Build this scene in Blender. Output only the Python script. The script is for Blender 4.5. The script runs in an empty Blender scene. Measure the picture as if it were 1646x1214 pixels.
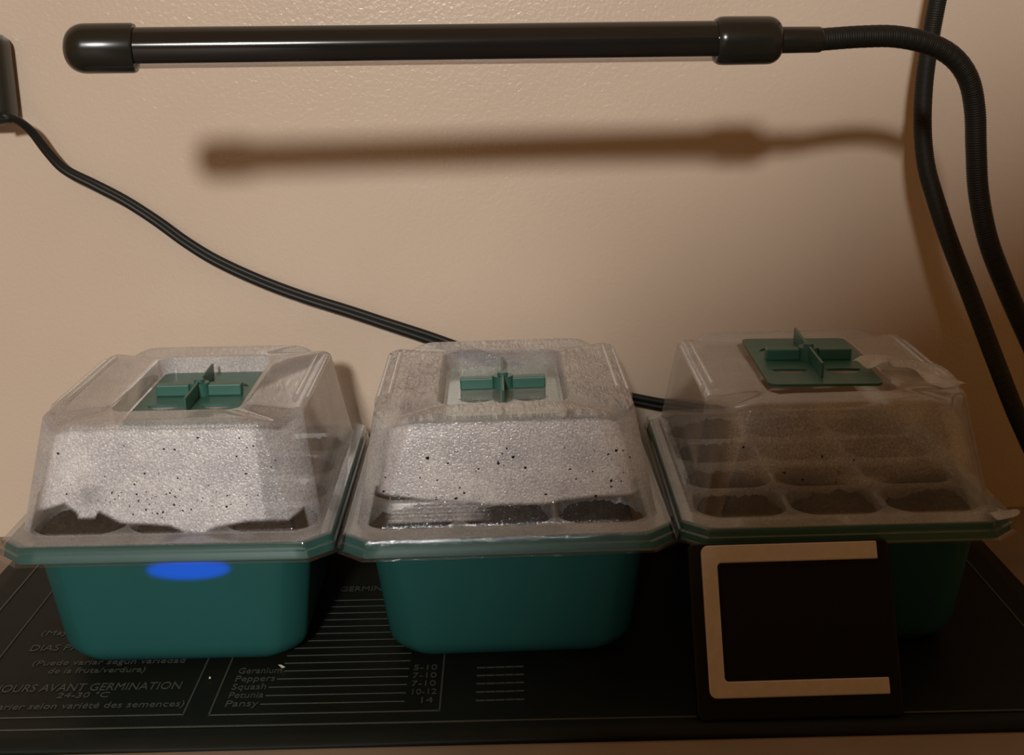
import bpy, bmesh, math, random
import numpy as np
from mathutils import Vector, Matrix
random.seed(7)
rng = np.random.default_rng(7)
scene = bpy.context.scene
COL = scene.collection

# ------------------------------------------------------------------ camera
F = 2200.0; CAMH = .2781; PITCH = .2536; ROLL = -.0298
c_, s_ = math.cos(PITCH), math.sin(PITCH); cr_, sr_ = math.cos(ROLL), math.sin(ROLL)
_X = np.array([1, 0, 0.]); _U = np.array([0, s_, c_]); _D = np.array([0, c_, -s_])
_RT = cr_ * _X + sr_ * _U; _UP = -sr_ * _X + cr_ * _U; _C = np.array([0, 0, CAMH])
def ray(px, py): return _D + _RT * (px - 823) / F + _UP * (607 - py) / F
def atd(px, py, d): return _C + ray(px, py) * d            # a measured photo point at a real distance
def ony(px, py, y): r = ray(px, py); return _C + r * (y / r[1])
def onz(px, py, z=0.): r = ray(px, py); return _C + r * ((z - CAMH) / r[2])

cam_data = bpy.data.cameras.new('camera')
cam_data.sensor_fit = 'HORIZONTAL'; cam_data.sensor_width = 36.0
cam_data.lens = F / 1646 * 36.0; cam_data.clip_start = .01
cam = bpy.data.objects.new('camera', cam_data); COL.objects.link(cam)
cam.matrix_world = Matrix(((_RT[0], _UP[0], -_D[0], 0), (_RT[1], _UP[1], -_D[1], 0), (_RT[2], _UP[2], -_D[2], CAMH), (0, 0, 0, 1)))
scene.camera = cam

# ------------------------------------------------------------------ light and exposure
world = bpy.data.worlds.new('room_dusk'); scene.world = world; world.use_nodes = True
world.node_tree.nodes['Background'].inputs[0].default_value = (1.0, .50, .17, 1)
world.node_tree.nodes['Background'].inputs[1].default_value = .235
lamp = bpy.data.lights.new('room_lamp', 'POINT')
lamp.energy = 186; lamp.color = (1.0, .985, .955); lamp.shadow_soft_size = .105
lo = bpy.data.objects.new('room_lamp', lamp); lo.location = (-.25, -1.9, 1.08); COL.objects.link(lo)
vs = scene.view_settings
vs.view_transform = 'Standard'; vs.look = 'None'; vs.gamma = 1.0; vs.use_curve_mapping = False
vs.exposure = 0.0
scene.cycles.transparent_max_bounces = 32
scene.cycles.max_bounces = 10

# ------------------------------------------------------------------ helpers
def link(o, parent=None):
    COL.objects.link(o)
    if parent is not None: o.parent = parent
    return o
def empty(name, loc, rot=(0, 0, 0)):
    o = bpy.data.objects.new(name, None); o.location = loc; o.rotation_euler = rot
    o.empty_display_size = .02
    return link(o)
def tag(o, label=None, cat=None, group=None, kind=None):
    if label: o['label'] = label
    if cat: o['category'] = cat
    if group: o['group'] = group
    if kind: o['kind'] = kind
    return o
def meshobj(name, verts, faces, mat, parent=None, smooth=True):
    me = bpy.data.meshes.new(name)
    me.from_pydata([tuple(map(float, v)) for v in verts], [], faces); me.update()
    if smooth:
        me.polygons.foreach_set('use_smooth', [True] * len(me.polygons))
    if mat: me.materials.append(mat)
    return link(bpy.data.objects.new(name, me), parent)
def bmobj(name, bm, mat, parent=None, smooth=False):
    bmesh.ops.recalc_face_normals(bm, faces=bm.faces)
    me = bpy.data.meshes.new(name); bm.to_mesh(me); bm.free()
    if smooth: me.polygons.foreach_set('use_smooth', [True] * len(me.polygons))
    if mat: me.materials.append(mat)
    return link(bpy.data.objects.new(name, me), parent)
def fix_normals(o):
    bm = bmesh.new(); bm.from_mesh(o.data); bmesh.ops.recalc_face_normals(bm, faces=bm.faces); bm.to_mesh(o.data); bm.free()
    return o
def sharp(o, ang=40):
    try: o.data.set_sharp_from_angle(angle=math.radians(ang))
    except Exception: pass
    return o
def add_box(bm, lo, hi, bev=0.0, seg=2):
    r = bmesh.ops.create_cube(bm, size=1.0)
    for v in r['verts']:
        for k in range(3): v.co[k] = lo[k] + (v.co[k] + .5) * (hi[k] - lo[k])
    if bev > 0:
        es = list({e for v in r['verts'] for e in v.link_edges})
        bmesh.ops.bevel(bm, geom=es, offset=bev, segments=seg, profile=.5, affect='EDGES')
def catmull(pts, n=12):
    P = [np.array(p, float) for p in pts]
    P = [2 * P[0] - P[1]] + P + [2 * P[-1] - P[-2]]
    out = []
    for i in range(1, len(P) - 2):
        for k in range(n):
            t = k / n
            out.append(.5 * ((2 * P[i]) + (-P[i - 1] + P[i + 1]) * t + (2 * P[i - 1] - 5 * P[i] + 4 * P[i + 1] - P[i + 2]) * t * t + (-P[i - 1] + 3 * P[i] - 3 * P[i + 1] + P[i + 2]) * t ** 3))
    out.append(P[-2])
    return out
def resample(pts, step):
    P = np.array(pts); L = np.concatenate([[0], np.cumsum(np.linalg.norm(np.diff(P, axis=0), axis=1))])
    n = max(2, int(L[-1] / step)); t = np.linspace(0, L[-1], n + 1)
    return np.stack([np.interp(t, L, P[:, k]) for k in range(3)], 1)
def frames(P):
    T = np.gradient(P, axis=0); T /= np.linalg.norm(T, axis=1)[:, None]
    n = np.cross(T[0], [0, 0, 1.0])
    if np.linalg.norm(n) < .1: n = np.cross(T[0], [0, 1.0, 0])
    N = []
    for i in range(len(P)):
        n = n - T[i] * (n @ T[i]); n /= np.linalg.norm(n); N.append(n.copy())
    N = np.array(N)
    return T, N, np.cross(T, N)
def sweep(P, R, nseg=14, caps=True):
    """tube round polyline P with radius array R -> verts, faces"""
    P = np.array(P); R = np.broadcast_to(np.array(R, float), (len(P),))
    T, N, B = frames(P); v = []; f = []
    for i in range(len(P)):
        for k in range(nseg):
            a = 2 * math.pi * k / nseg
            v.append(P[i] + R[i] * (math.cos(a) * N[i] + math.sin(a) * B[i]))
    for i in range(len(P) - 1):
        for k in range(nseg):
            k2 = (k + 1) % nseg
            f.append((i * nseg + k, i * nseg + k2, (i + 1) * nseg + k2, (i + 1) * nseg + k))
    if caps:
        f.append(tuple(range(nseg - 1, -1, -1))); f.append(tuple((len(P) - 1) * nseg + k for k in range(nseg)))
    return v, f
def ring(hx, hy, r, z, mix=1.0, ns=16, nc=6, cx=0., cy=0.):
    """rounded (mix 1) or chamfered (mix 0) rectangle, counter-clockwise from the front left"""
    pts = []
    cs = [((hx - r, -hy), (hx, -hy + r), (hx - r, -hy + r)), ((hx, hy - r), (hx - r, hy), (hx - r, hy - r)),
          ((-hx + r, hy), (-hx, hy - r), (-hx + r, hy - r)), ((-hx, -hy + r), (-hx + r, -hy), (-hx + r, -hy + r))]
    for q in range(4):
        A0 = cs[q - 1][1]; A1, B1, Cc = cs[q]
        for k in range(ns):
            t = k / ns; pts.append((A0[0] + (A1[0] - A0[0]) * t, A0[1] + (A1[1] - A0[1]) * t))
        for k in range(nc):
            t = k / nc
            lin = (A1[0] + (B1[0] - A1[0]) * t, A1[1] + (B1[1] - A1[1]) * t)
            a = t * math.pi / 2
            u = (A1[0] - Cc[0], A1[1] - Cc[1]); w = (B1[0] - Cc[0], B1[1] - Cc[1])
            arc = (Cc[0] + u[0] * math.cos(a) + w[0] * math.sin(a), Cc[1] + u[1] * math.cos(a) + w[1] * math.sin(a))
            pts.append((lin[0] * (1 - mix) + arc[0] * mix, lin[1] * (1 - mix) + arc[1] * mix))
    return [(cx + p[0], cy + p[1], z) for p in pts]
def loft(rings, close_first=False, close_last=False):
    n = len(rings[0]); v = [p for r in rings for p in r]; f = []
    for i in range(len(rings) - 1):
        for k in range(n):
            k2 = (k + 1) % n
            f.append((i * n + k, i * n + k2, (i + 1) * n + k2, (i + 1) * n + k))
    if close_first: f.append(tuple(range(n - 1, -1, -1)))
    if close_last: f.append(tuple((len(rings) - 1) * n + k for k in range(n)))
    return v, f

# ------------------------------------------------------------------ materials
def newmat(name):
    m = bpy.data.materials.new(name); m.use_nodes = True
    nt = m.node_tree; nt.nodes.clear()
    out = nt.nodes.new('ShaderNodeOutputMaterial')
    return m, nt, out
def node(nt, kind, **kw):
    n = nt.nodes.new(kind)
    for k, v in kw.items():
        if k.startswith('i_'):
            key = k[2:]
            key = int(key) if key.isdigit() else key.replace('_', ' ')
            n.inputs[key].default_value = v
        else: setattr(n, k, v)
    return n
def ramp(nt, src, stops):
    r = nt.nodes.new('ShaderNodeValToRGB')
    while len(r.color_ramp.elements) < len(stops): r.color_ramp.elements.new(.5)
    for e, (p, c) in zip(r.color_ramp.elements, stops): e.position = p; e.color = (*c, 1) if len(c) == 3 else c
    nt.links.new(src, r.inputs[0]); return r
def principled(name, col, rough=.5, spec=.5, metal=0., col2=None, nscale=40., bump=0., bscale=400., bdist=.001, trans=0.):
    m, nt, out = newmat(name)
    p = node(nt, 'ShaderNodeBsdfPrincipled')
    p.inputs['Roughness'].default_value = rough; p.inputs['Metallic'].default_value = metal
    p.inputs['Specular IOR Level'].default_value = spec
    tc = node(nt, 'ShaderNodeTexCoord')
    nz = node(nt, 'ShaderNodeTexNoise'); nz.inputs['Scale'].default_value = nscale; nz.inputs['Detail'].default_value = 4
    nt.links.new(tc.outputs['Object'], nz.inputs['Vector'])
    col2 = col2 or tuple(min(1, c * 1.12) for c in col)
    rp = ramp(nt, nz.outputs['Fac'], [(.3, col), (.7, col2)])
    nt.links.new(rp.outputs[0], p.inputs['Base Color'])
    if bump > 0:
        n2 = node(nt, 'ShaderNodeTexNoise'); n2.inputs['Scale'].default_value = bscale; n2.inputs['Detail'].default_value = 3
        nt.links.new(tc.outputs['Object'], n2.inputs['Vector'])
        b = node(nt, 'ShaderNodeBump'); b.inputs['Strength'].default_value = bump; b.inputs['Distance'].default_value = bdist
        nt.links.new(n2.outputs['Fac'], b.inputs['Height']); nt.links.new(b.outputs[0], p.inputs['Normal'])
    sh = p.outputs[0]
    if trans > 0:
        t = node(nt, 'ShaderNodeBsdfTranslucent'); nt.links.new(rp.outputs[0], t.inputs[0])
        mx = node(nt, 'ShaderNodeMixShader'); mx.inputs[0].default_value = trans
        nt.links.new(sh, mx.inputs[1]); nt.links.new(t.outputs[0], mx.inputs[2]); sh = mx.outputs[0]
    nt.links.new(sh, out.inputs[0]); return m

def wall_material():
    m, nt, out = newmat('painted_wall')
    p = node(nt, 'ShaderNodeBsdfPrincipled')
    p.inputs['Roughness'].default_value = .24; p.inputs['Specular IOR Level'].default_value = .5
    tc = node(nt, 'ShaderNodeTexCoord')
    n1 = node(nt, 'ShaderNodeTexNoise'); n1.inputs['Scale'].default_value = 9; nt.links.new(tc.outputs['Object'], n1.inputs['Vector'])
    rp = ramp(nt, n1.outputs['Fac'], [(.3, (.600, .475, .365)), (.7, (.640, .510, .395))])
    nt.links.new(rp.outputs[0], p.inputs['Base Color'])
    n2 = node(nt, 'ShaderNodeTexNoise'); n2.inputs['Scale'].default_value = 420; n2.inputs['Detail'].default_value = 2.5; n2.inputs['Distortion'].default_value = .6
    nt.links.new(tc.outputs['Object'], n2.inputs['Vector'])
    b = node(nt, 'ShaderNodeBump'); b.inputs['Strength'].default_value = .19; b.inputs['Distance'].default_value = .0011
    nt.links.new(n2.outputs['Fac'], b.inputs['Height']); nt.links.new(b.outputs[0], p.inputs['Normal'])
    nt.links.new(p.outputs[0], out.inputs[0]); return m

def clear_material(name, haze=.06, tint=(.93, .94, .93), rough=.06, fog_glare=False, seed=0., streak=False, gloss=1.0):
    """clear moulded plastic: see-through, Fresnel gloss, a little haze; optional condensation and painted glare from the 'fog' attribute"""
    m, nt, out = newmat(name)
    tr = node(nt, 'ShaderNodeBsdfTransparent'); tr.inputs[0].default_value = (*tint, 1)
    gl = node(nt, 'ShaderNodeBsdfGlossy'); gl.inputs['Roughness'].default_value = rough
    gl.inputs[0].default_value = (gloss, gloss, gloss, 1)
    lw = node(nt, 'ShaderNodeLayerWeight'); lw.inputs['Blend'].default_value = .5
    pw = node(nt, 'ShaderNodeMath', operation='POWER'); pw.inputs[1].default_value = 4.0
    nt.links.new(lw.outputs['Facing'], pw.inputs[0])
    ma = node(nt, 'ShaderNodeMath', operation='MULTIPLY_ADD'); ma.inputs[1].default_value = .75; ma.inputs[2].default_value = .06
    nt.links.new(pw.outputs[0], ma.inputs[0])
    mx = node(nt, 'ShaderNodeMixShader')
    nt.links.new(ma.outputs[0], mx.inputs[0]); nt.links.new(tr.outputs[0], mx.inputs[1]); nt.links.new(gl.outputs[0], mx.inputs[2])
    # haze / condensation layer
    tc = node(nt, 'ShaderNodeTexCoord')
    mp = node(nt, 'ShaderNodeMapping'); mp.inputs['Location'].default_value = (seed, seed * .7, seed * .3)
    nt.links.new(tc.outputs['Object'], mp.inputs[0])
    nz = node(nt, 'ShaderNodeTexNoise'); nz.inputs['Scale'].default_value = 1100; nz.inputs['Detail'].default_value = 2.5
    nt.links.new(mp.outputs[0], nz.inputs['Vector'])
    n2 = node(nt, 'ShaderNodeTexNoise'); n2.inputs['Scale'].default_value = 55; n2.inputs['Detail'].default_value = 4
    nt.links.new(mp.outputs[0], n2.inputs['Vector'])
    ad = node(nt, 'ShaderNodeMath', operation='MULTIPLY_ADD'); ad.inputs[1].default_value = .55
    nt.links.new(n2.outputs['Fac'], ad.inputs[0]); 
    hm = node(nt, 'ShaderNodeMath', operation='MULTIPLY'); hm.inputs[1].default_value = .6
    nt.links.new(nz.outputs['Fac'], hm.inputs[0]); nt.links.new(hm.outputs[0], ad.inputs[2])
    rp = ramp(nt, ad.outputs[0], [(.34, (.50, .48, .52)), (.56, (.72, .70, .71)), (.74, (.95, .93, .90))])
    di = node(nt, 'ShaderNodeBsdfDiffuse'); nt.links.new(rp.outputs[0], di.inputs[0])
    tl = node(nt, 'ShaderNodeBsdfTranslucent'); nt.links.new(rp.outputs[0], tl.inputs[0])
    dt = node(nt, 'ShaderNodeMixShader'); dt.inputs[0].default_value = .25
    nt.links.new(di.outputs[0], dt.inputs[1]); nt.links.new(tl.outputs[0], dt.inputs[2])
    g2 = node(nt, 'ShaderNodeBsdfGlossy'); g2.inputs['Roughness'].default_value = .22
    bp = node(nt, 'ShaderNodeBump'); bp.inputs['Strength'].default_value = .38; bp.inputs['Distance'].default_value = .0006
    nt.links.new(nz.outputs['Fac'], bp.inputs['Height']); nt.links.new(bp.outputs[0], g2.inputs['Normal']); nt.links.new(bp.outputs[0], di.inputs['Normal'])
    dg = node(nt, 'ShaderNodeMixShader'); dg.inputs[0].default_value = .045
    nt.links.new(dt.outputs[0], dg.inputs[1]); nt.links.new(g2.outputs[0], dg.inputs[2])
    fm = node(nt, 'ShaderNodeMixShader')
    if fog_glare:
        at = node(nt, 'ShaderNodeAttribute', attribute_name='fog_glare')
        fs = node(nt, 'ShaderNodeMapRange'); fs.inputs['From Min'].default_value = .2; fs.inputs['From Max'].default_value = .75
        fs.inputs['To Min'].default_value = .80; fs.inputs['To Max'].default_value = 1.05
        nt.links.new(nz.outputs['Fac'], fs.inputs['Value'])
        mu = node(nt, 'ShaderNodeMath', operation='MULTIPLY'); nt.links.new(at.outputs['Fac'], mu.inputs[0]); nt.links.new(fs.outputs[0], mu.inputs[1])
        if streak:
            m2 = node(nt, 'ShaderNodeMapping'); m2.inputs['Scale'].default_value = (420, 90, 90)
            nt.links.new(tc.outputs['Object'], m2.inputs[0])
            n3 = node(nt, 'ShaderNodeTexNoise'); n3.inputs['Scale'].default_value = 1; n3.inputs['Detail'].default_value = 2; n3.inputs['Distortion'].default_value = 1.2
            nt.links.new(m2.outputs[0], n3.inputs['Vector'])
            a2 = node(nt, 'ShaderNodeAttribute', attribute_name='streak')
            q = node(nt, 'ShaderNodeMapRange'); q.inputs['From Min'].default_value = .4; q.inputs['From Max'].default_value = .62
            q.inputs['To Min'].default_value = -.16; q.inputs['To Max'].default_value = .30
            nt.links.new(n3.outputs['Fac'], q.inputs['Value'])
            q2 = node(nt, 'ShaderNodeMath', operation='MULTIPLY_ADD'); nt.links.new(q.outputs[0], q2.inputs[0]); nt.links.new(a2.outputs['Fac'], q2.inputs[1]); nt.links.new(mu.outputs[0], q2.inputs[2])
            mu = q2
            hh = node(nt, 'ShaderNodeMath', operation='MULTIPLY'); nt.links.new(n3.outputs['Fac'], hh.inputs[0]); nt.links.new(a2.outputs['Fac'], hh.inputs[1])
            b3 = node(nt, 'ShaderNodeBump'); b3.inputs['Strength'].default_value = .8; b3.inputs['Distance'].default_value = .0022
            nt.links.new(hh.outputs[0], b3.inputs['Height']); nt.links.new(bp.outputs[0], b3.inputs['Normal'])
            for tgt in (g2, di, gl): nt.links.new(b3.outputs[0], tgt.inputs['Normal'])
        cl = node(nt, 'ShaderNodeClamp'); nt.links.new(mu.outputs[0], cl.inputs[0])
        nt.links.new(cl.outputs[0], fm.inputs[0])
    else:
        fm.inputs[0].default_value = haze
    nt.links.new(mx.outputs[0], fm.inputs[1]); nt.links.new(dg.outputs[0], fm.inputs[2])
    nt.links.new(fm.outputs[0], out.inputs[0]); return m

M = {}
M['wall'] = wall_material()
M['floor'] = principled('floor_boards', (.22, .165, .12), .55, .3, col2=(.28, .21, .155), nscale=20, bump=.2, bscale=200)
M['mat'] = principled('black_rubber_sheet', (.0075, .0095, .0065), .55, .12, col2=(.010, .012, .009), nscale=60, bump=.12, bscale=900, bdist=.0004)
M['print'] = principled('pale_print', (.060, .066, .052), .6, .2, col2=(.085, .092, .074), nscale=900)
M['tray'] = principled('green_plastic', (.024, .126, .116), .42, .35, col2=(.026, .134, .124), nscale=30, trans=.30)
M['vent'] = principled('vent_green_plastic', (.034, .120, .092), .38, .45, col2=(.040, .135, .104), nscale=80)
M['insert'] = clear_material('hazy_insert_plastic', haze=.30, seed=3., rough=.22, gloss=.5)
M['clear'] = clear_material('clear_plastic', haze=.10, seed=5.)
M['tape'] = clear_material('crumpled_tape', haze=.45, seed=9., rough=.2)
M['ventpane'] = clear_material('hazy_vent_pane', haze=.24, tint=(.60, .74, .66), seed=2., rough=.1)
M['black_gloss'] = principled('black_gloss_metal', (.012, .011, .010), .115, .5, col2=(.014, .013, .011))
M['black'] = principled('black_plastic', (.014, .013, .010), .22, .4, col2=(.018, .017, .013))
M['gooseneck'] = principled('black_ribbed_sleeve', (.013, .012, .009), .52, .25, col2=(.017, .016, .012))
M['diffuser'] = clear_material('milky_diffuser', haze=.22, tint=(.92, .88, .86), seed=6., rough=.2)
M['cord'] = principled('black_cord_rubber', (.012, .012, .010), .45, .3)
M['adapter'] = principled('dark_adapter_plastic', (.022, .024, .018), .36, .45, bump=.05, bscale=900)
M['frame'] = principled('brushed_silver_frame', (.52, .47, .44), .42, .5, metal=.25, col2=(.58, .52, .49), nscale=300, bump=.05, bscale=900)
M['panel'] = principled('black_panel', (.005, .0045, .004), .35, .15)
M['soil'] = principled('dark_soil', (.009, .006, .004), .9, .15, col2=(.034, .022, .013), nscale=420, bump=.6, bscale=700, bdist=.002)
M['perlite'] = principled('perlite', (.55, .50, .42), .8, .2)
M['blocker'] = principled('blocker_matte', (.03, .025, .022), .9, .1)

# ------------------------------------------------------------------ the room
WALL_Y = .75
def struct(name, lo, hi, mat):
    bm = bmesh.new(); add_box(bm, lo, hi); o = bmobj(name, bm, mat); o['kind'] = 'structure'; return o
tag(struct('wall_back', (-2.2, WALL_Y, -.06), (2.2, WALL_Y + .1, 2.4), M['wall']), 'beige painted wall with fine orange-peel texture', 'wall')
tag(struct('floor', (-2.2, -3.0, -.06), (2.2, WALL_Y, -.003), M['floor']), 'brownish floor just showing below the black mat', 'floor')

# unseen rounded blocker added behind the camera, shaped to shade the right side
def shade_blocker():
    v = []; f = []; nu, nv = 44, 34
    prof = [(0, .36), (.03, .41), (.1, .45), (.3, .48), (.45, .482), (.527, .461), (.60, .420), (.637, .380), (.662, .305), (.675, .19), (.685, 0.0)]
    zs = [p[0] for p in prof]; rs = [p[1] for p in prof]
    for j in range(nv + 1):
        z = .685 * j / nv; r = np.interp(z, zs, rs)
        for i in range(nu):
            a = 2 * math.pi * i / nu
            rr = r * (1 + .03 * math.sin(3 * a + 5 * z) + .015 * math.sin(7 * a))
            v.append((rr * math.cos(a), .62 * rr * math.sin(a), z))
    for j in range(nv):
        for i in range(nu):
            i2 = (i + 1) % nu; f.append((j * nu + i, j * nu + i2, (j + 1) * nu + i2, (j + 1) * nu + i))
    f.append(tuple(range(nu - 1, -1, -1)))
    o = meshobj('unseen_shade_blocker', v, f, M['blocker'])
    o.location = (.314, -.65, -.003); o.scale = (1, 1, 1)
    tag(o, 'dark rounded blocker added out of view to shade the right of the scene', 'chair')
shade_blocker()

# ------------------------------------------------------------------ seed trays
W, L, ZR, ZT = .145, .1862, .0671, .1155
DB = (.0653, .0802); DT = (.0562, .0703); WIN = (.0288, .0505); WCY = -.0030
TR = [(-.1525, .6382, .008, .0133), (-.0045, .6367, .0088, 0.), (.1436, .6382, -.0111, 0.)]
FACE = [((27, 512), 868, 683), ((580, 1053), 858, 673), ((1107, 1606), 832, 650)]   # front face of each dome in the photo
FOGB = [[(27, 835), (60, 826), (100, 812), (122, 830), (126, 840), (152, 840), (157, 828), (195, 850), (240, 853), (275, 857), (297, 868), (325, 870), (350, 860), (400, 851), (465, 851), (490, 835), (512, 825)],
        [(580, 800), (600, 797), (640, 800), (680, 808), (740, 815), (800, 822), (880, 823), (900, 818), (960, 812), (1020, 812), (1053, 805)],
        [(1107, 800), (1300, 790), (1450, 785), (1606, 790)]]
def sst(a, b, x):
    t = min(1, max(0, (x - a) / (b - a))); return t * t * (3 - 2 * t)
def front_fog_and_glare(i, u, h):
    """condensation on the front face, plus a reflection painted on the middle dome; u -1..1 across, h 0..1 up"""
    (x0, x1), yb, yt = FACE[i]
    px = x0 + (u + 1) / 2 * (x1 - x0); py = yb + (yt - yb) * h
    bx = np.interp(px, [p[0] for p in FOGB[i]], [p[1] for p in FOGB[i]])
    base = sst(bx + 4.5, bx - 4.5, py)
    if i == 0:
        g = .93 * sst(-.93, -.84, u - .04 * h) * (1 - .35 * sst(.64, .68, u)) * (1 - sst(.92, .98, u))
        g *= 1 - .30 * math.exp(-((px - 140) / 28) ** 2 - ((py - 800) / 22) ** 2)
        g = g * base * sst(1.04, .96, h)
        return max(g, .03)
    if i == 1:
        g = .90 * sst(-.92, -.82, u) * (1 - .55 * sst(.84, .90, u)) * (1 - sst(.96, 1.0, u)) * base * sst(1.04, .96, h)
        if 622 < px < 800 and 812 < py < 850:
            g = max(g, .62 * sst(622, 640, px) * sst(805, 740, px) * (.75 + .25 * math.sin(py * 1.3)))  # ribbed smear of reflected light, painted in as extra mist opacity
        return max(g, .03)
    g = (.16 + .34 * sst(.22, .55, h)) * sst(-.95, -.75, u) * sst(1.0, .8, u)
    g += .30 * math.exp(-((px - 1385) / 45) ** 2 - ((py - 775) / 9) ** 2)
    return max(g, .045)
TOPFOG = [.40, .50, .30]; SIDEFOG = [.58, .56, .22]

def make_dome(i, parent):
    ns, nc = 110, 12
    R = []; zone = []
    def add(hx, hy, r, z, mix, zn, cy=0.): R.append(ring(hx, hy, r, z, mix, ns, nc, 0., cy)); zone.append(zn)
    ch = .0108
    add(W / 2 + .0012, L / 2 + .0012, ch + .0006, .0583, 0, 's')
    add(W / 2 + .0010, L / 2 + .0010, ch + .0006, .0592, 0, 's')
    add(W / 2 + .0001, L / 2 + .0001, ch, .0600, 0, 's')
    add(W / 2 - .0001, L / 2 - .0001, ch, .0628, 0, 's')
    add(W / 2 - .0009, L / 2 - .0009, ch, .0633, 0, 's')
    add(W / 2 - .0011, L / 2 - .0011, ch, .0662, 0, 's')
    add(W / 2 - .0018, L / 2 - .0018, ch, .0671, 0, 'f')
    for t in (.33, .66):
        add(W / 2 * (1 - t) + (DB[0] + .001) * t, L / 2 * (1 - t) + (DB[1] + .001) * t, ch, .0671, .3 * t, 'f')
    add(DB[0] + .0008, DB[1] + .0008, .011, .0671, .45, 'f')
    nw = 64
    tx, ty, tz = DT[0] + .0016, DT[1] + .0016, .1122
    for k in range(nw + 1):
        t = k / nw
        add(DB[0] + (tx - DB[0]) * t, DB[1] + (ty - DB[1]) * t, .011 + .006 * t, .0682 + (tz - .0682) * t, .55, ('w', t))
    for a in (25, 50, 75, 90):
        q = math.radians(a)
        add(tx - .0036 * (1 - math.cos(q)), ty - .0036 * (1 - math.cos(q)), .017, tz + .0033 * math.sin(q), .55, ('e', a / 90))
    for t in np.linspace(.12, 1, 12):
        add((tx - .0036) * (1 - t) + (WIN[0] + .0012) * t, (ty - .0036) * (1 - t) + (WIN[1] + .0012) * t, .017 * (1 - t) + .008 * t, ZT, .55 + .45 * t, 't', WCY * t)
    add(WIN[0], WIN[1], .0075, ZT - .0006, 1, 'r', WCY)
    for t in np.linspace(.1, 1, 6):
        add(WIN[0] - .0008 * t, WIN[1] - .0008 * t, .0072, ZT - .0006 - .0082 * t, 1, 'r', WCY)
    fl = ZT - .0096
    for q in (.93, .75, .5, .25, .03):
        add((WIN[0] - .0008) * q, (WIN[1] - .0008) * q, .0072 * q, fl, 1, 'p', WCY)
    v, f = loft(R, close_last=True)
    n = len(R[0]); vv = []; fog_glare = []; st = []
    for idx, (x, y, z) in enumerate(v):
        zn = zone[idx // n]; sx = 1 if x > 0 else -1; sy = 1 if y > 0 else -1
        # diagonal valleys from the window corners to the corners of the lid
        a = np.array([WIN[0] + .001, WIN[1] + .001]); b = np.array([DT[0], DT[1]]); p = np.array([abs(x), abs(y)])
        t = min(1.3, max(0, ((p - a) @ (b - a)) / ((b - a) @ (b - a)))); dist = np.linalg.norm(p - (a + t * (b - a)))
        val = math.exp(-(dist / .0062) ** 2)
        kz = zn if isinstance(zn, str) else zn[0]
        if kz in 'te': z -= .0030 * val * min(1, .3 + t)
        elif kz == 'w' and zn[1] > .75: z -= .0030 * val * (zn[1] - .75) * 4
        vv.append((x, y, z))
        fg = .10; s2 = 0.
        if kz == 's': fg = .02
        elif kz == 'f': fg = .26
        elif kz == 'w':
            hx = DB[0] + (tx - DB[0]) * zn[1]; hy = DB[1] + (ty - DB[1]) * zn[1]
            u = x / hx
            if y < -hy + .004: fg = front_fog_and_glare(i, u, zn[1])
            elif y > hy - .004: fg = SIDEFOG[i] * .8
            else:
                fg = SIDEFOG[i] * (.6 + .4 * sst(0, .4, zn[1]))
        elif kz in 'te':
            fg = TOPFOG[i] * (1 - .25 * val); s2 = 1 - .9 * val
        elif kz == 'r': fg = (.10 if y < .8 * WIN[1] else (.62 if i == 0 else .30 if i == 1 else .08))
        elif kz == 'p': fg = (.5, .12, .08)[i]
        fog_glare.append(fg); st.append(s2)
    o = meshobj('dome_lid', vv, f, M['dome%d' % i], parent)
    for nm, dat in (('fog_glare', fog_glare), ('streak', st)):
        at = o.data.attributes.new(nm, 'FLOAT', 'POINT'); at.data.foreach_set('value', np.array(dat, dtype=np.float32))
    sharp(o, 35)
    o['label'] = ['clear plastic dome lid misted with white droplets', 'clear plastic dome lid with grey mist and a streaked top', 'clear plastic dome lid, nearly dry, in shade'][i]
    return o

M['dome0'] = clear_material('misted_dome_bright', fog_glare=True, seed=1., streak=False)
M['dome1'] = clear_material('misted_dome_streaked', fog_glare=True, seed=4., streak=True)
M['dome2'] = clear_material('dry_dome', fog_glare=True, seed=8., streak=False)

def tray_half(z): return .0535 + (.0605 - .0535) * z / .06, .072 + (.0820 - .072) * z / .06
def base_mesh():
    R = []; ns, nc = 20, 6; rb = .011
    for q in (.02, .5, .9): R.append(ring((.0535 - rb) * q, (.072 - rb) * q, .012 * q, 0, .6, ns, nc))
    for a in range(0, 91, 15):
        q = math.radians(a); hx, hy = tray_half(rb * (1 - math.cos(q)))
        ins = rb * (1 - math.sin(q)); R.append(ring(hx - ins, hy - ins, .012, rb * (1 - math.cos(q)), .45, ns, nc))
    for z in (.02, .032, .044, .054, .0576):
        hx, hy = tray_half(z); R.append(ring(hx, hy, .012, z, .45, ns, nc))
    R.append(ring(.0614, .0832, .012, .0586, .3, ns, nc))
    R.append(ring(W / 2 - .0020, L / 2 - .0020, .0105, .0584, 0, ns, nc))
    R.append(ring(W / 2 - .0011, L / 2 - .0011, .0105, .0589, 0, ns, nc))
    R.append(ring(W / 2 - .0024, L / 2 - .0024, .0105, .0648, 0, ns, nc))
    R.append(ring(W / 2 - .0030, L / 2 - .0030, .0105, .0652, 0, ns, nc))
    R.append(ring(W / 2 - .0070, L / 2 - .0070, .0105, .0652, .2, ns, nc))
    return loft(R, close_first=True)
PX_, PY_ = .0425, .0385
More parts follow.
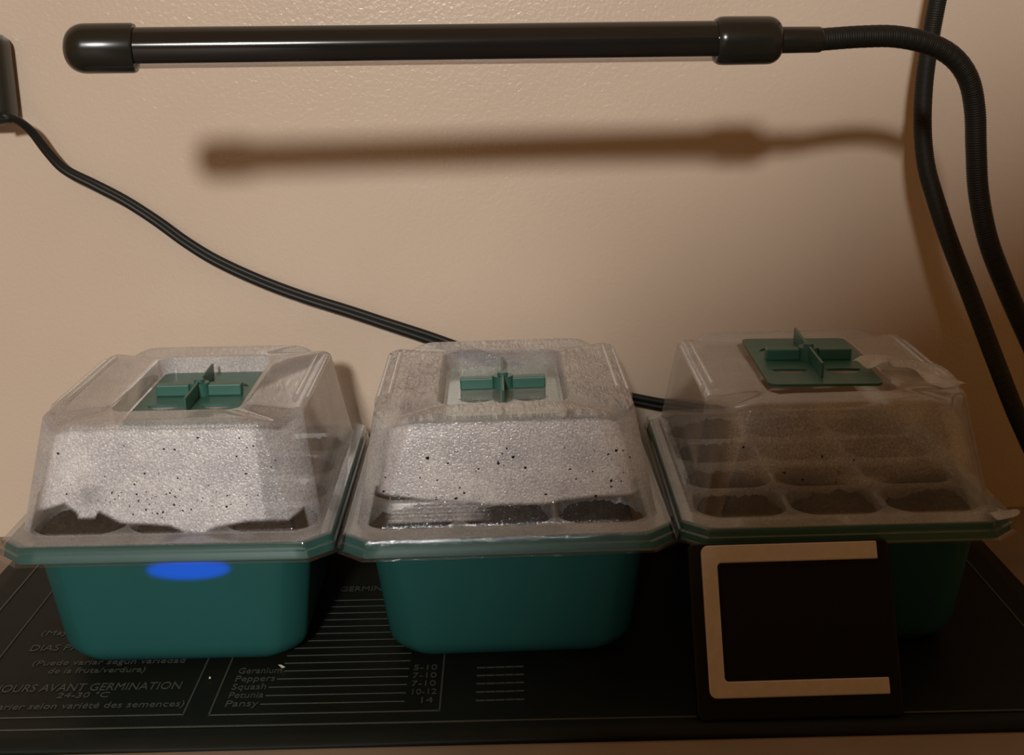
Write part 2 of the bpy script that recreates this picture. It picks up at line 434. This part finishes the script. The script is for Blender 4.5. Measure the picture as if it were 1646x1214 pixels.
def insert_mesh():
    v, f = [], []
    def app(r, **k):
        vv, ff = loft(r, **k); b = len(v); v.extend(vv); f.extend([tuple(i + b for i in q) for q in ff])
    zt = .0660
    app([ring(W / 2 - .0040, L / 2 - .0040, .0105, zt, 0, 8, 6), ring(PX_ * 1.5, PY_ * 2, .001, zt, 0, 8, 6)])
    for a in range(3):
        for b in range(4):
            cx, cy = (a - 1) * PX_, (b - 1.5) * PY_
            k = dict(ns=8, nc=6, cx=cx, cy=cy)
            app([ring(PX_ / 2, PY_ / 2, .0008, zt, 0, **k), ring(.0203, .0183, .010, zt - .0002, .6, **k), ring(.0195, .0175, .0098, zt - .0016, .8, **k),
                 ring(.0155, .0150, .008, zt - .02, 1, **k), ring(.0120, .0120, .007, zt - .042, 1, **k)], close_last=True)
    return v, f
def soil_mesh(seed):
    r = np.random.default_rng(seed); n = 16; v = []; f = []
    off = r.normal(0, 1, (n + 1, n + 1))
    ph = r.uniform(0, 6, 4)
    for j in range(n + 1):
        for i in range(n + 1):
            a, b = 2 * i / n - 1, 2 * j / n - 1
            # square to rounded square
            x = a * math.sqrt(max(0, 1 - .32 * b * b)); y = b * math.sqrt(max(0, 1 - .32 * a * a))
            rr = max(abs(a), abs(b))
            z = .0045 * (1 - rr ** 2.4) + .0011 * off[j, i] * (1 if rr < .95 else .3) + .0015 * math.sin(2.4 * a + ph[0]) * math.sin(2.1 * b + ph[1])
            v.append((x * .0190, y * .0170, z))
    for j in range(n):
        for i in range(n):
            k = j * (n + 1) + i; f.append((k, k + 1, k + n + 2, k + n + 1))
    return v, f
bv, bf = base_mesh(); iv, if_ = insert_mesh()
base_me = None; insert_me = None
soil_me = []
for k in range(5):
    o = meshobj('soil', *soil_mesh(k + 11), M['soil']); soil_me.append(o.data); bpy.data.objects.remove(o)

def bits(name, pts, size, mat, parent, stuff=True):
    """small crumbs: irregular little octahedra joined into one part"""
    v, f = [], []
    for p in pts:
        b = len(v); s = size * random.uniform(.5, 1.5); e = random.uniform(.5, 1.0)
        ang = random.uniform(0, math.pi)
        for d in ((1, 0, 0), (-1, 0, 0), (0, 1, 0), (0, -1, 0), (0, 0, 1), (0, 0, -1)):
            q = np.array(d, float) * [s, s * .4, s * e]
            q = np.array([q[0] * math.cos(ang) - q[2] * math.sin(ang), q[1], q[0] * math.sin(ang) + q[2] * math.cos(ang)]) + rng.normal(0, s * .2, 3)
            v.append(tuple(np.array(p) + q))
        for a in ((0, 2, 4), (2, 1, 4), (1, 3, 4), (3, 0, 4), (2, 0, 5), (1, 2, 5), (3, 1, 5), (0, 3, 5)): f.append(tuple(b + t for t in a))
    o = meshobj(name, v, f, mat, parent, smooth=False)
    if stuff: o['kind'] = 'stuff'
    return o

def vent_plate_mesh(hx, hy):
    """square plate with four lens-shaped slots, 1.2 mm thick"""
    def slot(cx, cy, a, sg):
        up = []; dn = []
        for k in range(9):
            t = -1 + 2 * k / 8; up.append((cx + a * t, cy + sg * .0078 * (1 - t * t) ** .8)); dn.append((cx + a * t, cy - sg * .0012 * (1 - t * t)))
        return up + dn[::-1][1:-1]
    bm = bmesh.new()
    outer = [bm.verts.new(p) for p in ring(hx, hy, .004, 0, 1, 6, 5)]
    loops = [outer]
    for sx in (-1, 1):
        for sy in (-1, 1):
            loops.append([bm.verts.new((x, y, 0)) for x, y in slot(sx * .0125, sy * .0165, .0088, sy)])
    es = []
    for lp in loops:
        for k in range(len(lp)): es.append(bm.edges.new((lp[k], lp[(k + 1) % len(lp)])))
    bmesh.ops.triangle_fill(bm, use_beauty=True, use_dissolve=False, edges=es)
    # drop any triangles that closed the slots
    kill = []
    for fc in bm.faces:
        ids = [next((j for j, lp in enumerate(loops[1:], 1) if v in lp), 0) for v in fc.verts]
        if ids[0] and ids.count(ids[0]) == 3: kill.append(fc)
    bmesh.ops.delete(bm, geom=kill, context='FACES_ONLY')
    r = bmesh.ops.extrude_face_region(bm, geom=list(bm.faces))
    for g in r['geom']:
        if isinstance(g, bmesh.types.BMVert): g.co.z += .0012
    return bm
def knob_mesh():
    bm = bmesh.new()
    for sx in (-1, 1):
        add_box(bm, (min(sx * .0045, sx * .0205), -.0030, .0012), (max(sx * .0045, sx * .0205), .0030, .0068), .0006)
    for sy in (-1, 1):
        # thin fin, tall at the middle
        y0, y1 = sorted((sy * .0035, sy * .0330))
        add_box(bm, (-.0006, y0, .0012), (.0006, y1, .0085), .0003, 1)
    r = bmesh.ops.create_cone(bm, cap_ends=True, segments=24, radius1=.0052, radius2=.0048, depth=.0062)
    for v in r['verts']: v.co.z += .0043
    r = bmesh.ops.create_cone(bm, cap_ends=True, segments=20, radius1=.0026, radius2=.0024, depth=.0020)
    for v in r['verts']: v.co.z += .0080
    return bm

LABELS = ['leftmost domed seed tray, brightly lit teal base with a blue glow, white misted lid',
          'middle domed seed tray with dark green base, grey misted lid and streaked top',
          'rightmost domed seed tray in deep shade, clear lid with crumpled tape on top']
for i, (tx, ty, tt, tilt) in enumerate(TR):
    T = empty('seed_tray', (tx, ty, .0004 + abs(tilt) * .046), (0, tilt, tt))
    tag(T, LABELS[i], 'seed tray', 'seed starting trays with domed lids')
    if base_me is None:
        b = fix_normals(meshobj('base_tray', bv, bf, M['tray'], T)); sharp(b, 50); base_me = b.data
        n = meshobj('cell_insert', iv, if_, M['insert'], T); sharp(n, 50); insert_me = n.data
    else:
        b = link(bpy.data.objects.new('base_tray', base_me), T); n = link(bpy.data.objects.new('cell_insert', insert_me), T)
    b['label'] = 'green plastic base tray with a flanged rim'
    for a in range(3):
        for q in range(4):
            o = link(bpy.data.objects.new('soil', soil_me[(a * 2 + q * 3 + i) % 5]), n)
            o.location = ((a - 1) * PX_, (q - 1.5) * PY_, .0655 - random.choice([.0042, .0028, .0050]))
            o.rotation_euler = (0, 0, random.choice([0, math.pi]))
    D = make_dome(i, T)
    # rounded ribs along the two long top edges
    for sx in (-1, 1):
        for off, zz in ((.0006, ZT - .0012), (-.0042, ZT + .0002)):
            P = resample([(sx * (DT[0] + off), -.043, zz - .0018), (sx * (DT[0] + off), -.041, zz), (sx * (DT[0] + off), .047, zz), (sx * (DT[0] + off), .049, zz - .0018)], .004)
            rb_ = meshobj('rib', *sweep(P, .0014, 10), M['clear'], D)
    # vent plate and dial
    if i < 2:
        vz = ZT - .0094; rot = (0, 0, 0); px_, py_ = 0, 0
    else:
        vz = ZT - .0010; rot = (.03, .02, .0); px_, py_ = .000, .004
    pl = bmobj('vent_plate', vent_plate_mesh(.0262, .0455 if i < 2 else .041), M['vent'] if i != 1 else M['ventpane'], D)
    pl.location = (px_, py_, vz); pl.rotation_euler = rot
    kn = bmobj('vent_dial', knob_mesh(), M['vent'], D); kn.location = (px_, py_ + .002, vz); kn.rotation_euler = rot
    kn['label'] = 'dark green cross-shaped vent dial'
    # soil flecks stuck to the inside of the front face
    pts = []
    (x0, x1), yb, yt = FACE[i]
    N = [95, 46, 8][i]
    for k in range(N):
        if i == 0:
            pxx = random.gauss(290, 75) if k % 3 else random.uniform(60, 500); pyy = random.gauss(808, 22) if k % 3 else random.uniform(690, 840)
        elif i == 1:
            pxx = random.uniform(615, 1035); pyy = random.uniform(720, 815)
        else:
            pxx = random.uniform(1150, 1560); pyy = random.uniform(690, 800)
        h = (pyy - yb) / (yt - yb); u = (pxx - x0) / (x1 - x0) * 2 - 1
        if not (.04 < h < .96 and -.92 < u < .92): continue
        hx = DB[0] + (DT[0] + .0016 - DB[0]) * h; hy = DB[1] + (DT[1] + .0016 - DB[1]) * h
        pts.append((u * hx, -hy - .0002, .0682 + (.1122 - .0682) * h))
    bits('soil_fleck', pts, .00042 if i == 0 else .0006, M['soil'], D)
# blue indicator light glowing through the wall of the left base tray
led = bpy.data.lights.new('blue_indicator', 'AREA'); led.shape = 'ELLIPSE'; led.size = .036; led.size_y = .010; led.spread = math.radians(50); led.color = (.0, .06, 1.0); led.energy = .012
lob = bpy.data.objects.new('blue_indicator', led); COL.objects.link(lob)
lob.location = (TR[0][0] + .009, TR[0][1] - .0745, .0514); lob.rotation_euler = (-math.pi / 2, 0, 0)

# crumpled tape on the right lid
def tape(name, pts, w, parent, amp=.0012):
    P = resample(catmull(pts, 10), .0025); v = []; f = []; n = 6
    T_ = np.gradient(P, axis=0); T_ /= np.linalg.norm(T_, axis=1)[:, None]
    for i, p in enumerate(P):
        s = np.cross(T_[i], [0, 0, 1]); s /= np.linalg.norm(s)
        for k in range(n + 1):
            q = p + s * w * (k / n - .5); v.append((q[0], q[1], q[2] + amp * (1 + math.sin(i * .55 + k * 1.1))))
    for i in range(len(P) - 1):
        for k in range(n):
            a = i * (n + 1) + k; f.append((a, a + 1, a + n + 2, a + n + 1))
    o = meshobj(name, v, f, M['tape'], parent)
    sm = o.modifiers.new('thick', 'SOLIDIFY'); sm.thickness = .0002
    return o
tape('tape_strip', [(.020, -.020, ZT + .0020), (.034, -.014, ZT + .0030), (.048, -.030, ZT + .0010), (.053, -.052, ZT - .001)], .015, D)
tape('tape_strip', [(.060, -.0915, ZR + .0012), (.0665, -.0890, ZR + .001), (.0700, -.0820, ZR + .0006)], .009, D, .0006)

# ------------------------------------------------------------------ grow light
G = empty('grow_light', (.34, .62, -.003))
tag(G, 'black tubular grow light on a bent gooseneck arm above the trays', 'grow light')
bpy.context.view_layer.update()
def inG(P): return [tuple(np.array(p) - np.array(G.location)) for p in P]
A = atd(103, 78.5, .543); B = atd(1255, 64.5, .563)
ax = B - A; LEN = np.linalg.norm(ax); ax /= LEN
up = np.array([0, 0, 1.]); up -= ax * (up @ ax); up /= np.linalg.norm(up); fr = np.cross(up, ax)    # fr points toward the camera or away
if fr[1] > 0: fr = -fr
def axp(px): return LEN * (px - 103) / (1255 - 103)
def lathe(prof, a0=0., a1=2 * math.pi, n=40, closed=True):
    v, f = [], []; m = n if closed else n + 1
    for (t, r) in prof:
        for k in range(m):
            a = a0 + (a1 - a0) * k / n
            v.append(A + ax * t + r * (math.cos(a) * fr + math.sin(a) * up) - np.array(G.location))
    for i in range(len(prof) - 1):
        for k in range(n):
            k2 = (k + 1) % m if closed else k + 1
            f.append((i * m + k, i * m + k2, (i + 1) * m + k2, (i + 1) * m + k))
    return v, f
rc, rt = .0098, .0081
ang = math.asin(-.74)
tb = lathe([(axp(195), rt), (axp(1160), rt)], ang, math.pi - ang, 48, False)
v, f = tb; m = 49
f = f + [(0, m, m + 48, 48)]
sharp(meshobj('lamp_tube', v, f, M['black_gloss'], G), 60)
v, f = lathe([(axp(200), rt * 1.0), (axp(1158), rt * 1.0)], math.pi - ang, 2 * math.pi + ang, 24, False)
meshobj('diffuser', v, f, M['diffuser'], G)['label'] = 'milky diffuser strip under the tube'
prof = [(0, .0005)] + [(.0085 * (1 - math.cos(math.radians(a))), rc * math.sin(math.radians(a)) ** .75) for a in range(8, 91, 8)] + [(.009, rc), (axp(210), rc), (axp(214), rc - .0004), (axp(214), rt - .001)]
sharp(fix_normals(meshobj('end_cap', *lathe(prof), M['black'], G)), 50)
prof = [(axp(1146), rt - .001), (axp(1146), rc - .0010), (axp(1152), rc - .0002), (axp(1160), rc), (axp(1232), rc - .0001)] + [(axp(1232) + .0058 * math.sin(math.radians(a)), rc - .0001 - .0050 * (1 - math.cos(math.radians(a)))) for a in range(15, 91, 15)] + [(LEN, .002)]
sharp(fix_normals(meshobj('end_cap', *lathe(prof), M['black'], G)), 50)
prof = [(LEN - .001, .003), (LEN - .001, .0052), (LEN + .0004, .0054), (axp(1318), .0053), (axp(1322), .0050), (axp(1324), .0040)]
sharp(fix_normals(meshobj('neck_connector', *lathe(prof, n=28), M['black'], G)), 50)
def gooseneck(pts, rad):
    P = resample(catmull(pts, 14), .00033)
    per = .0011; t = np.arange(len(P)) * .00033
    R = rad + .00022 * np.sin(2 * np.pi * t / per)
    v, f = sweep(P, R, 14)
    return meshobj('gooseneck', inG(v), f, M['gooseneck'], G)
E1 = A + ax * axp(1320)
base_pt = np.array([.345, .615, .030])
gn1 = [E1, atd(1385, 59, .569), atd(1440, 59, .573), atd(1492, 70, .578), atd(1532, 92, .583), atd(1557, 128, .588), atd(1567, 178, .594), atd(1569, 240, .600), atd(1573, 310, .606),
       atd(1588, 385, .612), atd(1614, 455, .618), atd(1646, 528, .622), atd(1690, 620, .628), atd(1760, 740, .635), base_pt + [-.006, .006, .02], base_pt + [0, 0, -.012]]
gooseneck(gn1, .0045)
gn2 = [atd(1600, -330, .66), atd(1560, -240, .67), atd(1530, -120, .68), atd(1507, 0, .685), atd(1496, 60, .69), atd(1486, 130, .692), atd(1483, 200, .692), atd(1488, 262, .692), atd(1501, 312, .69), atd(1527, 390, .685),
       atd(1562, 480, .68), atd(1602, 585, .672), atd(1640, 680, .665), atd(1690, 780, .658), atd(1760, 880, .65), base_pt + [-.012, -.008, .012], base_pt + [.004, -.004, -.012]]
gooseneck(gn2, .0045)
A = np.array(gn2[0]); ax = np.array(gn2[0]) - np.array(gn2[1]); ax = ax / np.linalg.norm(ax) + [.5, -.1, 0]; ax /= np.linalg.norm(ax); A = A - ax * .004
up = np.array([0, -1., 0]); up -= ax * (up @ ax); up /= np.linalg.norm(up); fr = np.cross(up, ax)
sharp(fix_normals(meshobj('neck_connector', *lathe([(0, .003), (0, .0052), (.018, .0053), (.018, .003)], n=28), M['black'], G)), 50)
sharp(fix_normals(meshobj('end_cap', *lathe([(.016, .003), (.018, .006), (.024, rc), (.044, rc), (.044, rt - .001)]), M['black'], G)), 50)
v, f = lathe([(.042, rt), (.290, rt)], ang, math.pi - ang, 48, False)
sharp(meshobj('lamp_tube', v, f + [(0, 49, 97, 48)], M['black_gloss'], G), 60)
meshobj('diffuser', *lathe([(.042, rt), (.290, rt)], math.pi - ang, 2 * math.pi + ang, 24, False), M['diffuser'], G)
sharp(fix_normals(meshobj('end_cap', *lathe([(.288, rt - .001), (.288, rc), (.306, rc), (.312, rc * .9), (.316, rc * .6), (.317, .0005)]), M['black'], G)), 50)
bm = bmesh.new(); r = bmesh.ops.create_cone(bm, cap_ends=True, segments=40, radius1=.042, radius2=.036, depth=.022)
bmesh.ops.translate(bm, verts=bm.verts, vec=tuple(np.array([.345, .615, .0085]) - np.array(G.location)))
bmobj('lamp_base', bm, M['black'], G)

# ------------------------------------------------------------------ power adapter and its cord along the wall
PA = empty('power_adapter', (-.29, WALL_Y, .232))
tag(PA, 'dark power adapter on the wall at left with a black cord sagging to the trays', 'power adapter')
bpy.context.view_layer.update()
pl_ = np.array(PA.location)
bm = bmesh.new(); add_box(bm, tuple(np.array([-.335, .7285, .2335]) - pl_), tuple(np.array([-.2590, .7498, .2800]) - pl_), .006, 4)
bmobj('housing', bm, M['adapter'], PA, True)
cp = [(2, 186, .7240), (14, 188, .7245), (32, 196, .729), (52, 213, .734), (78, 246, .7385), (105, 273, .741), (150, 296, .743), (200, 322, .744), (250, 354, .744), (300, 390, .744), (350, 420, .744), (420, 452, .744), (490, 478, .744),
      (560, 500, .744), (620, 520, .744), (690, 543, .744), (770, 572, .744), (860, 602, .744), (950, 627, .744), (1010, 640, .744), (1060, 650, .744), (1100, 656, .744), (1160, 663, .743), (1230, 680, .742), (1290, 720, .742), (1330, 780, .743), (1345, 812, .744)]
CP = resample(catmull([ony(*p) for p in cp], 10), .0022)
T_, N_, B_ = frames(CP)
for sgn in (-1, 1):
    Q = []
    for k in range(len(CP)):
        a = .9 + 1.15 * math.sin(k * .028) + .35 * math.sin(k * .071)
        w = min(1, k / 30)
        n_ = np.cross(T_[k], [0, 1, 0]); n_ /= np.linalg.norm(n_)
        Q.append(CP[k] + sgn * .0016 * w * (math.cos(a * .55) * n_ + math.sin(a * .55) * np.array([0, 1, 0])) - pl_)
    meshobj('cord_strand', *sweep(np.array(Q), .0020, 12), M['cord'], PA)
P = resample([ony(-2, 190, .7262), ony(10, 189, .7250), ony(20, 190, .7250)], .002) - pl_
meshobj('strain_relief', *sweep(P, np.linspace(.0036, .0024, len(P)), 12), M['cord'], PA)

# ------------------------------------------------------------------ heat mat with its print
HM = empty('heat_mat', (-.016, .62, -.003))
tag(HM, 'black heat mat with pale printed germination charts under the trays', 'heat mat')
hl = np.array(HM.location)
def mat_mesh():
    x0, x1, y0, y1 = -.278, .252, .4975, .7455; nx, ny = 60, 26; v = []; f = []
    bm = bmesh.new()
    def wav(x, y): return .0005 * math.sin(22 * x + 1.0) * math.exp(-((y - .497) / .02) ** 2)
    rows = []
    for j in range(ny + 1):
        rows.append([])
        for i in range(nx + 1):
            x = x0 + (x1 - x0) * i / nx; y = y0 + (y1 - y0) * j / ny - .012 * (x + .1) * (1 - j / ny)
            e = min(i, nx - i, j * 2, ny - j)
            rows[-1].append(bm.verts.new(tuple(np.array([x, y, 0 + wav(x, y) * (1 if j < 3 else 0) - (.0008 if e == 0 else 0)]) - hl)))
    for j in range(ny):
        for i in range(nx): bm.faces.new((rows[j][i], rows[j][i + 1], rows[j + 1][i + 1], rows[j + 1][i]))
    r = bmesh.ops.extrude_face_region(bm, geom=list(bm.faces))
    for g in r['geom']:
        if isinstance(g, bmesh.types.BMVert): g.co.z -= .0028
    return bm
bmobj('mat_sheet', mat_mesh(), M['mat'], HM, True)
sk = -.020
def my(x, y): return y + sk * (x + .13)          # the print runs very slightly off square
def stroke_mesh(segs, w=.0007):
    v, f = [], []
    for (xa, ya, xb, yb) in segs:
        d = np.array([xb - xa, yb - ya]); d /= np.linalg.norm(d); n = np.array([-d[1], d[0]]) * w / 2
        a = np.array([xa, ya]) - d * w / 2; b = np.array([xb, yb]) + d * w / 2; k = len(v)
        ring4 = [a - n, b - n, b + n, a + n]
        for z in (.0001, .00035): v += [(p[0] - hl[0], p[1] - hl[1], z - hl[2]) for p in ring4]
        f += [(k + 4, k + 5, k + 6, k + 7)] + [(k + q, k + (q + 1) % 4, k + 4 + (q + 1) % 4, k + 4 + q) for q in range(4)]
    return v, f
def strokes(name, segs, w=.0007): return meshobj(name, *stroke_mesh(segs, w), M['print'], HM, smooth=False)
def rect(x0, y0, x1, y1): return [(x0, my(x0, y0), x1, my(x1, y0)), (x1, my(x1, y0), x1, my(x1, y1)), (x1, my(x1, y1), x0, my(x0, y1)), (x0, my(x0, y1), x0, my(x0, y0))]
strokes('printed_border', rect(-.2602, .5125, .234, .732), .0010)
strokes('chart_frame', rect(-.2410, .5230, -.1426, .715), .0007)
strokes('chart_frame', rect(-.1316, .5220, -.0345, .715), .0007)
def text(body, x, y, size, width=None, align='LEFT'):
    cu = bpy.data.curves.new('lettering', 'FONT'); cu.body = body; cu.size = size; cu.align_x = align; cu.extrude = .00006; cu.resolution_u = 3
    o = bpy.data.objects.new('lettering', cu); COL.objects.link(o); bpy.context.view_layer.update()
    me = bpy.data.meshes.new_from_object(o.evaluated_get(bpy.context.evaluated_depsgraph_get()))
    bpy.data.objects.remove(o); bpy.data.curves.remove(cu)
    n = len(me.vertices); co = np.zeros(n * 3, dtype=np.float32); me.vertices.foreach_get('co', co); co = co.reshape(-1, 3)
    if width:
        w = co[:, 0].max() - co[:, 0].min(); co[:, 0] *= width / w
    co[:, 1] += sk * co[:, 0]
    me.vertices.foreach_set('co', co.ravel()); me.update(); me.materials.clear(); me.materials.append(M['print'])
    ob = link(bpy.data.objects.new('lettering', me), HM); ob.location = (x - hl[0], my(x, y) - hl[1], .0003 - hl[2]); return ob
text('(May vary by fruit/vegetable)', -.2300, .6040, .0075, .078)
text('DIAS PARA GERMINACION', -.2300, .5870, .0092, .079)
text('(Puede variar según variedad', -.2235, .5718, .0072, .070)
text('de la fruta/verdura)', -.2135, .5635, .0072, .0440)
text('JOURS AVANT GERMINATION', -.2305, .5462, .0098, .0815)
text('24-30 °C', -.2020, .5398, .0068, .0225)
text('(varier selon variété des semences)', -.2290, .5302, .0074, .0845)
ROW = .00765
for k, (nm, num, wd) in enumerate([('Pansy', '14', .0140), ('Petunia', '10-12', .0150), ('Squash', '7-10', .0150), ('Peppers', '7-10', .0175), ('Geranium', '5-10', .0195)]):
    y = .5290 + k * ROW
    text(nm, -.1266, y, .0078, wd); text(num, -.0480 + (.004 if len(num) < 4 else 0), y, .0070, .0105 if len(num) > 2 else .005)
for k in range(15):
    y = .5307 + k * ROW; xs = -.1266 + ([.0155, .0165, .0165, .0190, .0210] + [.020] * 10)[k]
    strokes('leader_line', [(xs, my(xs, y), -.0500, my(-.05, y))], .0005)
text('GERMINATION', -.0912, .6490, .0085, .040)
for k in range(5):                     # fine print too faint to read
    y = .5290 + k * ROW
    strokes('fine_print', [(-.0190 + q * .0042, my(-.019, y + .001), -.0190 + q * .0042 + .0030, my(-.019, y + .001)) for q in range(5)], .0009)

# ------------------------------------------------------------------ leaning panel with the C-shaped frame
SL = .55
def slab(x, z, out=0.):
    n = np.array([0, -1, SL]) / math.hypot(1, SL)
    return np.array([x, .503 + SL * z, z]) + n * out
PN = empty('framed_panel', (.112, .503, .0004))
tag(PN, 'black upright panel with a C-shaped brushed silver frame leaning before the rightmost tray', 'panel')
pn = np.array(PN.location)
def prism(outline, o0, o1):
    n = len(outline); v = [slab(x, z, o0) - pn for x, z in outline] + [slab(x, z, o1) - pn for x, z in outline]
    f = [tuple(range(n - 1, -1, -1)), tuple(range(n, 2 * n))] + [(k, (k + 1) % n, n + (k + 1) % n, n + k) for k in range(n)]
    return v, f
def rr(x0, z0, x1, z1, r, n=6):
    o = []
    for cx, cz, a0 in ((x1 - r, z0 + r, -90), (x1 - r, z1 - r, 0), (x0 + r, z1 - r, 90), (x0 + r, z0 + r, 180)):
        for k in range(n + 1):
            a = math.radians(a0 + 90 * k / n); o.append((cx + r * math.cos(a), cz + r * math.sin(a)))
    return o
def bev(o, w, seg=2):
    b = o.modifiers.new('bevel', 'BEVEL'); b.width = w; b.segments = seg; b.limit_method = 'ANGLE'; return o
fp = [slab(0, 0)]
bev(fix_normals(meshobj('panel_body', *prism(rr(.0715, .0003, .1560, .0642, .003), -.0060, 0), M['panel'], PN, False)), .0012, 3)
zt_, zb_, xl_, xr_ = .0632, .0083, .0768, .1505; tw = .0066
def corner(cx, cz, r, a0, a1, n=5): return [(cx + r * math.cos(math.radians(a0 + (a1 - a0) * k / n)), cz + r * math.sin(math.radians(a0 + (a1 - a0) * k / n))) for k in range(n + 1)]
cshape = [(xr_, zt_)] + corner(xl_ + .003, zt_ - .003, .003, 90, 180) + corner(xl_ + .003, zb_ + .003, .003, 180, 270) + [(xr_, zb_), (xr_, zb_ + tw * .9)] + \
    corner(xl_ + tw + .0015, zb_ + tw * .9 + .0015, .0015, 270, 180, 4) + corner(xl_ + tw + .0015, zt_ - tw - .0015, .0015, 180, 90, 4) + [(xr_, zt_ - tw)]
bev(fix_normals(meshobj('frame', *prism(cshape, -.0002, .0012), M['frame'], PN, False)), .0005, 2)['label'] = 'C-shaped silver frame open to the right'
bev(fix_normals(meshobj('screen', *prism(rr(xl_ + tw + .0010, zb_ + tw * .9 + .0012, xr_ + .001, zt_ - tw - .0012, .001), -.0003, .0003), M['panel'], PN, False)), .0002, 1)

# ------------------------------------------------------------------ crumbs on the mat
for (px, py, sz, lab) in ((453, 1074, .0016, 'cream perlite crumb at the foot of the leftmost tray'), (338, 1091, .0007, 'tiny pale speck on the mat between the printed charts')):
    p = onz(px, py, .0006)
    o = bits('perlite_crumb', [(0, 0, 0)], sz, M['perlite'], None, False); o.location = tuple(p + [0, 0, sz * .5]); tag(o, lab, 'crumb')
